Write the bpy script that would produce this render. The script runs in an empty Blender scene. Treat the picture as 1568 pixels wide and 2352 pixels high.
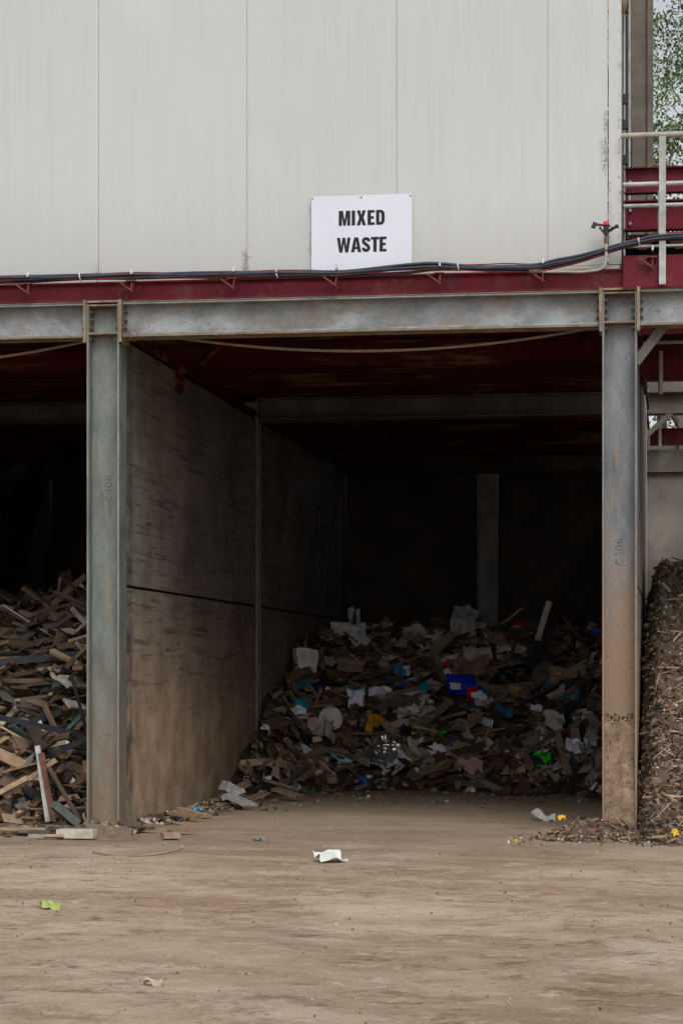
import bpy, math, random
import numpy as np
from mathutils import Vector, Matrix, noise
random.seed(7); RNG = random.Random(11)
scene = bpy.context.scene
D = bpy.data

# ------------------------------------------------------------------ materials
class NT:
    def __init__(s, name, rough=0.8, metallic=0.0, spec=0.3):
        s.m = D.materials.new(name); s.m.use_nodes = True
        s.n = s.m.node_tree.nodes; s.l = s.m.node_tree.links
        s.b = s.n["Principled BSDF"]
        s.b.inputs["Roughness"].default_value = rough
        s.b.inputs["Metallic"].default_value = metallic
        s.b.inputs["Specular IOR Level"].default_value = spec
        s.tc = s.n.new("ShaderNodeTexCoord").outputs["Object"]
        s._sep = None
    def mapped(s, sc=(1,1,1), rot=(0,0,0)):
        mp = s.n.new("ShaderNodeMapping"); mp.inputs["Scale"].default_value = sc
        mp.inputs["Rotation"].default_value = rot
        s.l.new(s.tc, mp.inputs["Vector"]); return mp.outputs[0]
    def noise(s, scale, detail=4, rough=0.55, sc=None, rot=(0,0,0), dist=0.0):
        t = s.n.new("ShaderNodeTexNoise"); t.inputs["Scale"].default_value = scale
        t.inputs["Detail"].default_value = detail; t.inputs["Roughness"].default_value = rough
        t.inputs["Distortion"].default_value = dist
        s.l.new(s.mapped(sc or (1,1,1), rot), t.inputs["Vector"]); return t.outputs["Fac"]
    def voro(s, scale, sc=None):
        t = s.n.new("ShaderNodeTexVoronoi"); t.inputs["Scale"].default_value = scale
        s.l.new(s.mapped(sc or (1,1,1)), t.inputs["Vector"]); return t
    def axis(s, i):
        if s._sep is None:
            s._sep = s.n.new("ShaderNodeSeparateXYZ"); s.l.new(s.tc, s._sep.inputs[0])
        return s._sep.outputs[i]
    def rng(s, v, a, b, c=0.0, d=1.0):
        m = s.n.new("ShaderNodeMapRange"); s.l.new(v, m.inputs[0])
        for i, x in enumerate((a,b,c,d)): m.inputs[i+1].default_value = x
        return m.outputs[0]
    def math(s, op, a, b=None):
        m = s.n.new("ShaderNodeMath"); m.operation = op
        for i, x in enumerate((a,b)):
            if x is None: continue
            if isinstance(x,(int,float)): m.inputs[i].default_value = x
            else: s.l.new(x, m.inputs[i])
        return m.outputs[0]
    def mix(s, f, a, b, mode='MIX'):
        m = s.n.new("ShaderNodeMix"); m.data_type='RGBA'; m.blend_type = mode
        for inp, x in ((m.inputs[0],f),(m.inputs[6],a),(m.inputs[7],b)):
            if isinstance(x,(int,float)): inp.default_value = x
            elif isinstance(x, tuple): inp.default_value = (x+(1,))[:4]
            else: s.l.new(x, inp)
        return m.outputs[2]
    def base(s, c):
        if isinstance(c, tuple): s.b.inputs["Base Color"].default_value = (c+(1,))[:4]
        else: s.l.new(c, s.b.inputs["Base Color"])
    def bump(s, h, strength=0.3, dist=0.01):
        b = s.n.new("ShaderNodeBump"); b.inputs["Strength"].default_value = strength
        b.inputs["Distance"].default_value = dist
        s.l.new(h, b.inputs["Height"]); s.l.new(b.outputs[0], s.b.inputs["Normal"])

def simple(name, col, rough=0.7, metallic=0.0, var=0.25, scale=8, dirt=None, dirtamt=0.0, spec=0.3):
    t = NT(name, rough, metallic, spec)
    dark = tuple(c*(1-var) for c in col); lite = tuple(min(1,c*(1+var)) for c in col)
    c = t.mix(t.rng(t.noise(scale), .3, .7), dark, lite)
    if dirt:
        c = t.mix(t.math('MULTIPLY', t.rng(t.noise(scale*.6,6,.7), .42, .62), dirtamt), c, dirt)
    t.base(c); t.bump(t.noise(scale*5), .15, .005); return t.m

DUST = (0.27, 0.185, 0.118)
def galv(name, z0, z1, amt=0.9, tint=(0.235,0.25,0.245)):
    t = NT(name, 0.55, 0.2, 0.4)
    dark = tuple(c*.6 for c in tint); lite = tuple(c*1.3 for c in tint)
    c = t.mix(t.rng(t.noise(5,7,.65,(1,1,.35)), .34,.66), dark, lite)
    c = t.mix(t.math('MULTIPLY', t.voro(45).outputs["Distance"], .35), c, tuple(x*.75 for x in tint))
    c = t.mix(t.math('MULTIPLY', t.rng(t.noise(3.0,7,.7,(2.5,2.5,.4)), .53,.68), .8), c, (.26,.22,.165))
    c = t.mix(t.math('MULTIPLY', t.rng(t.noise(7,8,.75,(3,3,.25)), .56,.66), .5), c, tuple(x*.4 for x in tint))
    zz = t.math('ADD', t.axis(2), t.rng(t.noise(3.5,6,.7,(1,1,.6)), 0,1,-.9,.9))
    f = t.math('MULTIPLY', t.rng(zz, z1, z0), amt)
    c = t.mix(f, c, DUST)
    c = t.mix(t.math('MULTIPLY', t.rng(t.noise(28,5,.7), .57,.66), .6), c, (.09,.06,.04))
    t.base(c); t.bump(t.noise(40,5), .2, .004); return t.m
M_GALV_L = galv("galvanised_steel_left", .0, 2.0, .7, (0.195,0.22,0.205))
M_GALV_R = galv("galvanised_steel_right", 1.7, 3.0, .92, (0.195,0.202,0.215))
def beam_mat():
    t = NT("galvanised_steel_beam", .5, .2, .4)
    c = t.mix(t.rng(t.noise(2.2,7,.65,(1,1,1.2)), .38,.62), (.165,.18,.19), (.38,.40,.415))
    c = t.mix(t.math('MULTIPLY', t.voro(40).outputs["Distance"], .35), c, (.18,.19,.19))
    c = t.mix(t.math('MULTIPLY', t.rng(t.noise(3.2,8,.75,(.7,1,1.5)), .50,.66), .8), c, (.22,.175,.12))
    c = t.mix(t.math('MULTIPLY', t.rng(t.noise(22,5,.7), .58,.66), .6), c, (.07,.05,.035))
    t.base(c); t.bump(t.noise(40,5), .2, .004); return t.m
M_GALV = beam_mat()
M_GALV_DUST = simple("dusty_galvanised_edge", (.26,.21,.15), .8, 0, .3, 9, (.12,.08,.05), .6)
M_EDGE = simple("pale_steel_edge", (.42,.38,.32), .8, 0, .25, 9, (.2,.15,.1), .5)
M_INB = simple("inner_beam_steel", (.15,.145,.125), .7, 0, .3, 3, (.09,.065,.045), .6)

def red_mat():
    t = NT("red_oxide_steel", .5, 0, .25)
    c = t.mix(t.rng(t.noise(3), .3,.7), (.098,.003,.011), (.155,.006,.020))
    c = t.mix(t.math('MULTIPLY', t.rng(t.noise(3.4,8,.75,(1,1,.6)), .52,.70), .65), c, (.17,.085,.055))
    c = t.mix(t.math('MULTIPLY', t.rng(t.noise(34,4,.7), .62,.68), .7), c, (.04,.02,.015))
    t.base(c); t.bump(t.noise(30), .15, .004); return t.m
M_RED = red_mat()
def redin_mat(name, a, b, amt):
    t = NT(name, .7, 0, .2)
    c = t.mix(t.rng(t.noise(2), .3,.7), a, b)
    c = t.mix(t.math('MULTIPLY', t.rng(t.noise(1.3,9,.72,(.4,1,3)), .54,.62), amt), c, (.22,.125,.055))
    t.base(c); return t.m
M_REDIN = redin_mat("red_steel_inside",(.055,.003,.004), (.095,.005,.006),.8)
M_REDSHADE = redin_mat("red_steel_flange_shade",(.016,.003,.003),(.03,.005,.005),.45)  # darker copy of the inside red: underside shade painted into the colour

def clad_mat():
    t = NT("cladding_paint", .42, 0, .3)
    c = t.mix(t.rng(t.noise(.35,3,.5), .3,.7), (.485,.512,.52), (.54,.558,.56))
    c = t.mix(t.math('MULTIPLY', t.rng(t.noise(5,6,.6,(2.2,1,.12)), .42,.75), .2), c, (.41,.41,.38))
    c = t.mix(t.math('MULTIPLY', t.rng(t.noise(.9,2,.4), .62,.70), .25), c, (.60,.61,.60))
    zz = t.math('ADD', t.axis(2), t.rng(t.noise(7,7,.7,(1.6,1,.5)), 0,1,-.45,.45))
    c = t.mix(t.rng(zz, 6.3,5.35,0,.6), c, (.43,.415,.375))
    c = t.mix(t.math('MULTIPLY', t.rng(t.noise(60,3,.6), .72,.78), .4), c, (.26,.21,.15))
    t.base(c); t.bump(t.noise(1.2,2,.4,(1,1,.4)), .12, .02); return t.m
M_CLAD = clad_mat()

def concrete_wall_mat():
    t = NT("bay_wall_concrete", .75, 0, .25)
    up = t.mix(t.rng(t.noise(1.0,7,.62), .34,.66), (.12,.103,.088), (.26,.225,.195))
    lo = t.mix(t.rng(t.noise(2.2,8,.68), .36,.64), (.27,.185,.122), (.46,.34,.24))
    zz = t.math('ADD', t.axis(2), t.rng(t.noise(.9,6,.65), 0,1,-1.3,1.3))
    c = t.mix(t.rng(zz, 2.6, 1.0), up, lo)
    s1 = t.rng(t.noise(5.5,10,.78,(1,.16,3.4),(math.radians(10),0,0),.6), .53,.59)
    zm = t.math('MULTIPLY', t.rng(t.axis(2), .9, 1.7), .7)
    c = t.mix(t.math('MULTIPLY', s1, zm), c, (.04,.035,.032))
    s2 = t.rng(t.noise(9,8,.7,(1,.10,3.6),(math.radians(-7),0,0),.4), .59,.64)
    c = t.mix(t.math('MULTIPLY', s2, .4), c, (.38,.33,.28))
    s3 = t.rng(t.noise(4,9,.78,(1,.4,1.2),(math.radians(30),0,0),.5), .55,.64)
    c = t.mix(t.math('MULTIPLY', s3, .5), c, (.10,.075,.055))
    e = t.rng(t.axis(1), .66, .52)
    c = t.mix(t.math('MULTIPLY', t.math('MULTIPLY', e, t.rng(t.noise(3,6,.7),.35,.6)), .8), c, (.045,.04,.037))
    t.base(c); t.bump(t.noise(7,9,.7,(1,.4,1.6)), .35, .012); return t.m
M_WALL = concrete_wall_mat()
M_CONC = simple("plain_concrete", (.20,.18,.155), .9, 0, .3, 1.6, (.10,.08,.06), .7)
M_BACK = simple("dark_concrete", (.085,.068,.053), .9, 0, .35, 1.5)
M_BLACK = simple("black_gap", (.008,.008,.008), .9)
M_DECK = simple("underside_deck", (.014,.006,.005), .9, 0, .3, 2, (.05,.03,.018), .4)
M_TAUPE = simple("taupe_painted_column", (.17,.15,.125), .7, 0, .2, 4, (.09,.065,.045), .6)
M_RAIL = simple("galvanised_rail", (.40,.42,.42), .5, .2, .15, 10, (.22,.18,.13), .5)
M_RAILD = simple("dusty_rail", (.36,.33,.29), .7, 0, .2, 10)
M_ROPE = simple("dusty_hose", (.26,.195,.14), .9, 0, .25, 10)
M_CBLK = simple("black_cable", (.012,.013,.016), .45, 0, .3, 10, (.10,.08,.06), .25, .4)
M_CBLU = simple("blue_grey_cable", (.022,.032,.06), .45, 0, .3, 10, (.10,.08,.06), .25, .4)
M_CRED = simple("red_cable", (.22,.012,.012), .5, 0, .3, 10)
M_PVC = simple("pvc_pipe", (.38,.35,.30), .6, 0, .15, 12, (.2,.15,.1), .5)
M_WPL = simple("white_plastic", (.6,.62,.64), .5, 0, .1, 12)
M_SIGN = simple("sign_panel", (.66,.685,.78), .4, 0, .03, 2)
M_INK = simple("sign_letter_black", (.010,.011,.014), .5, 0, .1, 5)
M_REDPL = simple("red_plastic", (.6,.02,.02), .4, 0, .1, 9)
M_MARK = simple("steel_marking", (.10,.105,.10), .7)
M_BOLT = simple("bolt_steel", (.13,.10,.08), .6, .4, .3, 20)
M_FLUFF = simple("dry_plant_fluff", (.12,.075,.045), .95, 0, .4, 20)
M_BARK = simple("gum_bark", (.13,.105,.085), .9, 0, .4, 2)

def attr_mat(name, rough=.8, var=.35, scale=14, dirt=.45):
    t = NT(name, rough, 0, .25)
    a = t.n.new("ShaderNodeAttribute"); a.attribute_name = "Col"
    c = t.mix(t.rng(t.noise(scale,6,.65), .3,.7), (1-var,)*3, (1+var*.6,)*3)
    c = t.mix(1.0, a.outputs["Color"], c, 'MULTIPLY')
    if dirt: c = t.mix(t.math('MULTIPLY', t.rng(t.noise(scale*.45,7,.7), .45,.62), dirt), c, (.10,.07,.048))
    t.base(c); t.bump(t.noise(scale*4,5), .3, .006); return t.m
M_DEB = attr_mat("debris_surface",dirt=.25)
M_RUB = attr_mat("rubble_surface", .95, .4, 22, .35)
M_LEAF = attr_mat("leaf_surface", .6, .2, 3, 0)

def ground_mat():
    t = NT("dusty_ground", .95, 0, .12)
    c = t.mix(t.rng(t.noise(.4,7,.65,(.8,1.1,1),(0,0,.1),.3), .41,.59), (.355,.248,.168), (.50,.39,.285))
    c = t.mix(t.math('MULTIPLY', t.rng(t.noise(.8,10,.75,(.7,1,1),(0,0,.12),.4), .50,.60), .7), c, (.61,.505,.395))
    c = t.mix(t.math('MULTIPLY', t.rng(t.noise(1.1,10,.8,(.8,1,1),(0,0,-.1),.5), .51,.60), .65), c, (.245,.16,.105))
    m1 = t.rng(t.noise(4,11,.84,(.7,1.1,1),(0,0,.05),.2), .53,.585)
    m2 = t.rng(t.noise(.6,5,.6), .40,.52)
    c = t.mix(t.math('MULTIPLY', t.math('MULTIPLY', m1, m2), .8), c, (.175,.115,.075))
    m3 = t.rng(t.noise(6,11,.82,(.8,1.1,1),(0,0,-.08),.2), .55,.61)
    c = t.mix(t.math('MULTIPLY', m3, .6), c, (.66,.56,.45))
    c = t.mix(t.math('MULTIPLY', t.rng(t.noise(18,9,.82), .54,.61), .65), c, (.17,.112,.075))
    c = t.mix(t.math('MULTIPLY', t.rng(t.noise(50,4,.7), .60,.68), .6), c, (.70,.62,.52))
    w = t.n.new("ShaderNodeTexWave"); w.wave_type='RINGS'; w.rings_direction='Z'
    w.inputs["Scale"].default_value=.33; w.inputs["Distortion"].default_value=4.5; w.inputs["Detail"].default_value=6; w.inputs["Detail Scale"].default_value=1.6
    mp=t.n.new("ShaderNodeMapping"); mp.inputs["Location"].default_value=(9,22,0); t.l.new(t.tc,mp.inputs["Vector"]); t.l.new(mp.outputs[0],w.inputs["Vector"])
    c = t.mix(t.math('MULTIPLY', t.rng(w.outputs["Fac"],.7,1), .22), c, (.60,.51,.40))
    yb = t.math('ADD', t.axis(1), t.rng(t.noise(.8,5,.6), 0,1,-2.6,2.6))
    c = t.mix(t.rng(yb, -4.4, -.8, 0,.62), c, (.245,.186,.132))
    t.base(c)
    h = t.math('ADD', t.noise(7,10,.8), t.math('MULTIPLY', t.noise(45,6,.7), .5))
    t.bump(h, .9, .035); return t.m
M_GROUND = ground_mat()

# ------------------------------------------------------------------ geometry helpers
def empty(name):
    e = D.objects.new(name, None); scene.collection.objects.link(e); e.empty_display_size=.2; return e
def mesh_obj(name, verts, faces, mat, parent=None, cols=None, smooth=False):
    me = D.meshes.new(name); me.from_pydata([tuple(v) for v in verts], [], faces); me.update()
    if cols is not None:
        a = me.color_attributes.new("Col", 'FLOAT_COLOR', 'POINT')
        arr = np.ones((len(verts),4), dtype=np.float32); arr[:,:3] = np.array(cols, dtype=np.float32)
        a.data.foreach_set("color", arr.ravel())
    if smooth: me.polygons.foreach_set("use_smooth", [True]*len(me.polygons))
    o = D.objects.new(name, me); scene.collection.objects.link(o)
    if mat: me.materials.append(mat)
    if parent: o.parent = parent
    return o
BF = [(0,3,2,1),(4,5,6,7),(0,1,5,4),(1,2,6,5),(2,3,7,6),(3,0,4,7)]
class MB:
    def __init__(s): s.v=[]; s.f=[]; s.c=[]
    def box(s, a, b, col=(1,1,1)):
        n=len(s.v); (x0,y0,z0),(x1,y1,z1)=a,b
        s.v += [(x0,y0,z0),(x1,y0,z0),(x1,y1,z0),(x0,y1,z0),(x0,y0,z1),(x1,y0,z1),(x1,y1,z1),(x0,y1,z1)]
        s.f += [tuple(n+i for i in f) for f in BF]; s.c += [col]*8
    def obox(s, c, dims, R, col, jit=0.0, skew=0.0):
        n=len(s.v); hx,hy,hz=[d/2 for d in dims]; c=Vector(c)
        sk=RNG.uniform(-skew,skew); sk2=RNG.uniform(-skew,skew)
        for k,(x,y,z) in enumerate([(-1,-1,-1),(1,-1,-1),(1,1,-1),(-1,1,-1),(-1,-1,1),(1,-1,1),(1,1,1),(-1,1,1)]):
            j = 1+RNG.uniform(-jit,jit)
            s.v.append(c + R @ Vector((x*hx*j+(sk if x>0 else sk2)*y*hy*2, y*hy, z*hz)))
        s.f += [tuple(n+i for i in f) for f in BF]; s.c += [col]*8
    def sheet(s, c, w, h, R, col, amp=.1, nx=4, ny=3, seed=0, curl=0.0, jag=.15):
        n=len(s.v); c=Vector(c)
        for j in range(ny+1):
            for i in range(nx+1):
                u=i/nx-.5; v=j/ny-.5
                e=1+jag*noise.noise(Vector((u*3+seed*2,v*3,seed)))*2
                x=u*w*e*(1+jag*.8*v); y=v*h*e*(1-jag*.8*u)
                z=amp*noise.noise(Vector((u*2.3+seed,v*2.3,seed*1.7)))*1.6+amp*.35*noise.noise(Vector((u*6+seed,v*6,seed*.7)))+curl*(u)**2*w
                s.v.append(c+R@Vector((x,y,z)))
        for j in range(ny):
            for i in range(nx):
                a=n+j*(nx+1)+i; s.f.append((a,a+1,a+nx+2,a+nx+1))
        s.c += [col]*((nx+1)*(ny+1))
    def chunk(s, c, r, col, sq=(1,1,1)):
        n=len(s.v); c=Vector(c)
        R = rand_rot()
        for p in ICO_V:
            k=r*RNG.uniform(.55,1.25)
            s.v.append(c+R@Vector((p[0]*k*sq[0],p[1]*k*sq[1],p[2]*k*sq[2])))
        s.f += [tuple(n+i for i in f) for f in ICO_F]; s.c += [col]*len(ICO_V)
    def cyl(s, p0, p1, r, seg=10, col=(1,1,1), r1=None):
        p0=Vector(p0); p1=Vector(p1); d=(p1-p0).normalized()
        u=d.orthogonal().normalized(); w=d.cross(u); n=len(s.v); r1=r if r1 is None else r1
        for k,(p,rr) in enumerate(((p0,r),(p1,r1))):
            for i in range(seg):
                a=2*math.pi*i/seg; s.v.append(p+u*math.cos(a)*rr+w*math.sin(a)*rr)
        for i in range(seg):
            j=(i+1)%seg; s.f.append((n+i,n+j,n+seg+j,n+seg+i))
        s.f.append(tuple(n+i for i in reversed(range(seg)))); s.f.append(tuple(n+seg+i for i in range(seg)))
        s.c += [col]*(2*seg)
    def obj(s, name, mat, parent=None, smooth=False):
        return mesh_obj(name, s.v, s.f, mat, parent, s.c, smooth)
ph=(1+5**.5)/2
ICO_V=[Vector(p).normalized() for p in [(-1,ph,0),(1,ph,0),(-1,-ph,0),(1,-ph,0),(0,-1,ph),(0,1,ph),(0,-1,-ph),(0,1,-ph),(ph,0,-1),(ph,0,1),(-ph,0,-1),(-ph,0,1)]]
ICO_F=[(0,11,5),(0,5,1),(0,1,7),(0,7,10),(0,10,11),(1,5,9),(5,11,4),(11,10,2),(10,7,6),(7,1,8),(3,9,4),(3,4,2),(3,2,6),(3,6,8),(3,8,9),(4,9,5),(2,4,11),(6,2,10),(8,6,7),(9,8,1)]
def rand_rot():
    return Matrix.Rotation(RNG.uniform(0,6.28),3,'Z')@Matrix.Rotation(RNG.uniform(0,3.14),3,'X')@Matrix.Rotation(RNG.uniform(0,6.28),3,'Y')
def box(name,a,b,mat,parent,bev=0.0):
    m=MB(); m.box(a,b); o=m.obj(name,mat,parent)
    if bev:
        md=o.modifiers.new("bev",'BEVEL'); md.width=bev; md.segments=2
    return o
def tube(name, pts, r, mat, parent=None, res=4, smooth_path=True):
    cu=D.curves.new(name,'CURVE'); cu.dimensions='3D'; cu.bevel_depth=r; cu.bevel_resolution=res; cu.use_fill_caps=True
    sp=cu.splines.new('BEZIER' if smooth_path else 'POLY')
    if smooth_path:
        sp.bezier_points.add(len(pts)-1)
        for p,q in zip(sp.bezier_points,pts):
            p.co=q; p.handle_left_type='AUTO'; p.handle_right_type='AUTO'
    else:
        sp.points.add(len(pts)-1)
        for p,q in zip(sp.points,pts): p.co=(*q,1)
    cu.materials.append(mat)
    o=D.objects.new(name,cu); scene.collection.objects.link(o)
    if parent: o.parent=parent
    return o
def ibeam_x(m, x0,x1,yc,z0,z1,fw,tf=.018,tw=.012):
    m.box((x0,yc-fw/2,z0),(x1,yc+fw/2,z0+tf)); m.box((x0,yc-fw/2,z1-tf),(x1,yc+fw/2,z1))
    m.box((x0,yc-tw/2,z0+tf),(x1,yc+tw/2,z1-tf))
def hcol(m, xc,y0,z0,z1,w=.335,d=.31,tf=.02,tw=.014):
    m.box((xc-w/2,y0,z0),(xc-w/2+tf,y0+d,z1)); m.box((xc+w/2-tf,y0,z0),(xc+w/2,y0+d,z1))
    m.box((xc-w/2+tf,y0+d/2-tw/2,z0),(xc+w/2-tf,y0+d/2+tw/2,z1))

# ------------------------------------------------------------------ ground: one sheet
def ground():
    xs = np.concatenate([[-400,-200,-90,-40,-22,-15],np.arange(-12,6.01,.06),[9,14,25,60,150,400]])
    ys = np.concatenate([[-400,-150,-70,-40,-26,-19],np.arange(-15,9.01,.06),[12,20,40,100,300,500]])
    v=[];f=[]
    for y in ys:
        for x in xs:
            z=0
            if -12.1<x<6.1 and -15.1<y<9.1:
                z = .020*noise.noise(Vector((x*.5,y*.8,0)))+.010*noise.noise(Vector((x*2.3,y*2.8,4)))+.007*noise.noise(Vector((x*6,y*7,9)))
                q=noise.noise(Vector((x*5+5,y*5.5,2)))-.32
                z += .05*max(0,q)
            v.append((x,y,z))
    nx=len(xs)
    for j in range(len(ys)-1):
        for i in range(nx-1):
            a=j*nx+i; f.append((a,a+1,a+nx+1,a+nx))
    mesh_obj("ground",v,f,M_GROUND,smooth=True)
ground()

# ------------------------------------------------------------------ building
bld = empty("waste_storage_building")
BAY=5.153; XL=-5.686; XR=-.533
colx=[XL-2*BAY, XL-BAY, XL, XR, XR+BAY]
for i,cx in enumerate(colx):
    mat = M_GALV_R if cx>-1 else M_GALV_L
    m=MB(); hcol(m,cx,0,0,5.30)
    o=m.obj("front_column",mat,bld)
    m=MB()
    for sx in (-1,1):
        xa=cx+sx*.1675; xb=cx+sx*.197
        m.box((min(xa,xb),-.035,4.90),(max(xa,xb),.30,5.325))
    for z in (4.985,5.27):
        m.box((cx-.147,.004,z),(cx+.147,.147,z+.016))
    m.box((cx-.165,-.012,5.302),(cx+.165,.30,5.322))
    m.obj("column_head_plates",M_GALV_DUST,bld)
    m=MB()
    for sx in (-1,1):
        for z in (4.94,5.05,5.13,5.21):
            for y in (.04,.11):
                m.cyl((cx+sx*.12,y,z),(cx+sx*.147,y,z),.014,6)
                m.cyl((cx+sx*.197,y,z),(cx+sx*.225,y,z),.014,6)
    m.obj("column_bolts",M_BOLT,bld)
    for y in (7.55,15.4):
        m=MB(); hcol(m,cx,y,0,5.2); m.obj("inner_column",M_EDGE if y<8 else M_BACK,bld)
m=MB()
for a,b in zip(colx[:-1],colx[1:]):
    ibeam_x(m,a+.199,b-.199,.14,4.975,5.30,.27)
m.obj("front_beam",M_GALV,bld)
m=MB()
for a,b in zip(colx[:-1],colx[1:]):
    m.box((a+.2,.003,4.955),(b-.2,.272,4.973)); m.box((a+.2,-.004,5.302),(b-.2,.272,5.312))
m.obj("beam_dust_ledges",M_GALV_DUST,bld)
m=MB()
for a,b in zip(colx[:-1],colx[1:]):
    ibeam_x(m,a+.18,b-.18,7.7,4.95,5.24,.28); 
m.obj("inner_beam",M_INB,bld)
m=MB()
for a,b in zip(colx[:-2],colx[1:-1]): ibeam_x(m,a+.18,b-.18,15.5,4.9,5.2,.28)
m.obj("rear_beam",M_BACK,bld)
m=MB()
m.box((-22,.06,5.33),(-.50,.075,5.50)); m.box((-22,-.01,5.316),(-.50,.20,5.33)); m.box((-22,.03,5.50),(-.50,.20,5.515))
m.obj("red_edge_channel",M_RED,bld)
m=MB()
m.box((-.497,-.03,5.325),(5,-.012,5.61)); m.box((-.497,-.03,5.612),(5,.10,5.628)); m.box((-.497,-.03,5.314),(5,.10,5.324))
m.obj("red_end_channel",M_RED,bld)
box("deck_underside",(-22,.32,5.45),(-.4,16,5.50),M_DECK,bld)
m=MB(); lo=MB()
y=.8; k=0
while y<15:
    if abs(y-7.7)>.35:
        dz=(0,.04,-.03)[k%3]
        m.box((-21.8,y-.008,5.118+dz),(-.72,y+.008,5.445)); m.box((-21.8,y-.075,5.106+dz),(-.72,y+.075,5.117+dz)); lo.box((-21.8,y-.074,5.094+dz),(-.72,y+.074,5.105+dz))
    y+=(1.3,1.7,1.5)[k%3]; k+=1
m.obj("ceiling_red_joists",M_REDIN,bld); lo.obj("joist_underside_shade",M_REDSHADE,bld)  # thin dark strips below the flanges carry painted shade
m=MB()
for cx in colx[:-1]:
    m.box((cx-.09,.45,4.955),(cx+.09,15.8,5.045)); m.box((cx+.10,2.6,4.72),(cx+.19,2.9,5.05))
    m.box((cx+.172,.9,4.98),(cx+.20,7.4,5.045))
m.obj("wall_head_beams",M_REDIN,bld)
m=MB()
m.obox((-5.0,2.0,5.05),(1.5,.07,.05),Matrix.Rotation(math.radians(110),3,'Z'),(1,1,1))
m.obj("ceiling_brace",M_REDIN,bld)
for cx in colx[:-1]:
    for (ya,yb) in ((.33,7.54),(7.87,15.95)):
        m=MB()
        m.box((cx-.15,ya,-.1),(cx+.158,yb,2.445)); m.box((cx-.15,ya,2.475),(cx+.158,yb,4.95))
        m.obj("dividing_wall_panels",M_WALL,bld)
        box("panel_joint",(cx-.13,ya+.02,2.44),(cx+.13,yb-.02,2.48),M_BLACK,bld)
m=MB()
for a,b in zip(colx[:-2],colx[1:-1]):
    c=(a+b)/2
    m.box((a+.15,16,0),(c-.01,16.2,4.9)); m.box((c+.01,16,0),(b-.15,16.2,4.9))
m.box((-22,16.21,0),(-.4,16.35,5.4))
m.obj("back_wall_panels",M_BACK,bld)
M_MIDCOL=simple("back_column_grey",(.34,.345,.345),.6,.1,.3,3)
m=MB(); 
for a,b in zip(colx[:-2],colx[1:-1]):
    hcol(m,(a+b)/2,15.65,0,4.95)
m.obj("back_wall_column",M_MIDCOL,bld)
seams=[-22]+[-5.744-1.504*k for k in range(10,0,-1)]+[-5.744,-4.224,-2.720,-1.232,-.645]
m=MB()
for a,b in zip(seams[:-1],seams[1:]):
    m.box((a+.002,.055,5.56),(b-.002,.13,14))
o=m.obj("cladding_panels",M_CLAD,bld)
md=o.modifiers.new("bev",'BEVEL'); md.width=.002; md.segments=1
box("cladding_backing",(-22,.066,5.53),(-.65,.2,13.98),simple("joint_seal",(.50,.50,.48)),bld)
box("corner_flashing",(-.640,.035,5.56),(-.518,.30,14.02),M_CLAD,bld,.004)
box("base_flashing",(-22,.045,5.518),(-.53,.18,5.556),M_CLAD,bld)
box("side_cladding",(-.60,.305,5.56),(-.530,16,14),M_TAUPE,bld)
box("roof",(-22,.2,13.99),(-.53,16,14.1),M_CLAD,bld)
for k,(x,r,mt) in enumerate(((-.50,.012,M_RAIL),(-.485,.008,M_CBLK),(-.47,.014,M_RAIL))):
    tube("side_conduit",[(x,.5+.5*k,5.7),(x,.5+.5*k,14)],r,mt,bld,smooth_path=False)
tube("side_hose",[(-.50,.2,14),(-.49,.1,9.2),(-.485,.1,8.35),(-.50,.2,8.15),(-.52,.3,8.1)],.035,simple("foam_hose",(.45,.36,.22)),bld)
m=MB()
for z in (8.9,8.1,7.2,6.95,6.6): m.box((-.515,.33,z),(-.455,.40,z+.09))
m.box((-.50,1.6,6.75),(-.44,1.75,7.2))
m.obj("side_boxes",M_CBLK,bld)
m=MB(); m.box((-.535,3.0,5.4),(-.30,3.02,13.5)); m.box((-.30,2.96,5.4),(-.24,3.30,13.5)); m.box((-.56,2.96,5.4),(-.535,3.3,13.5))
m.obj("taupe_column",M_TAUPE,bld)

def mark(xc,z0,name):
    g={'C':[[(.05,.055),(.04,.068),(.02,.07),(.004,.055),(0,.035),(.004,.015),(.02,0),(.04,.002),(.05,.015)]],
       '1':[[(.0,.055),(.015,.07),(.015,0)]],
       '0':[[(.022,.07),(.004,.055),(0,.035),(.004,.012),(.022,0),(.040,.012),(.045,.035),(.040,.055),(.022,.07)]],
       '6':[[(.042,.064),(.024,.07),(.006,.052),(0,.026),(.008,.006),(.024,0),(.042,.01),(.044,.026),(.030,.040),(.012,.036),(.002,.022)]]}
    adv=0
    for ch,w in (('C',.095),('1',.045),('0',.07),('6',.06)):
        for pl in g[ch]:
            tube(name,[(xc+.035-p[1],.1465,z0+adv+p[0]) for p in pl],.0028,M_MARK,bld,1,False)
        adv+=w
mark(-5.665,3.32,"column_marking"); mark(-.545,2.64,"column_marking")

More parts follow.
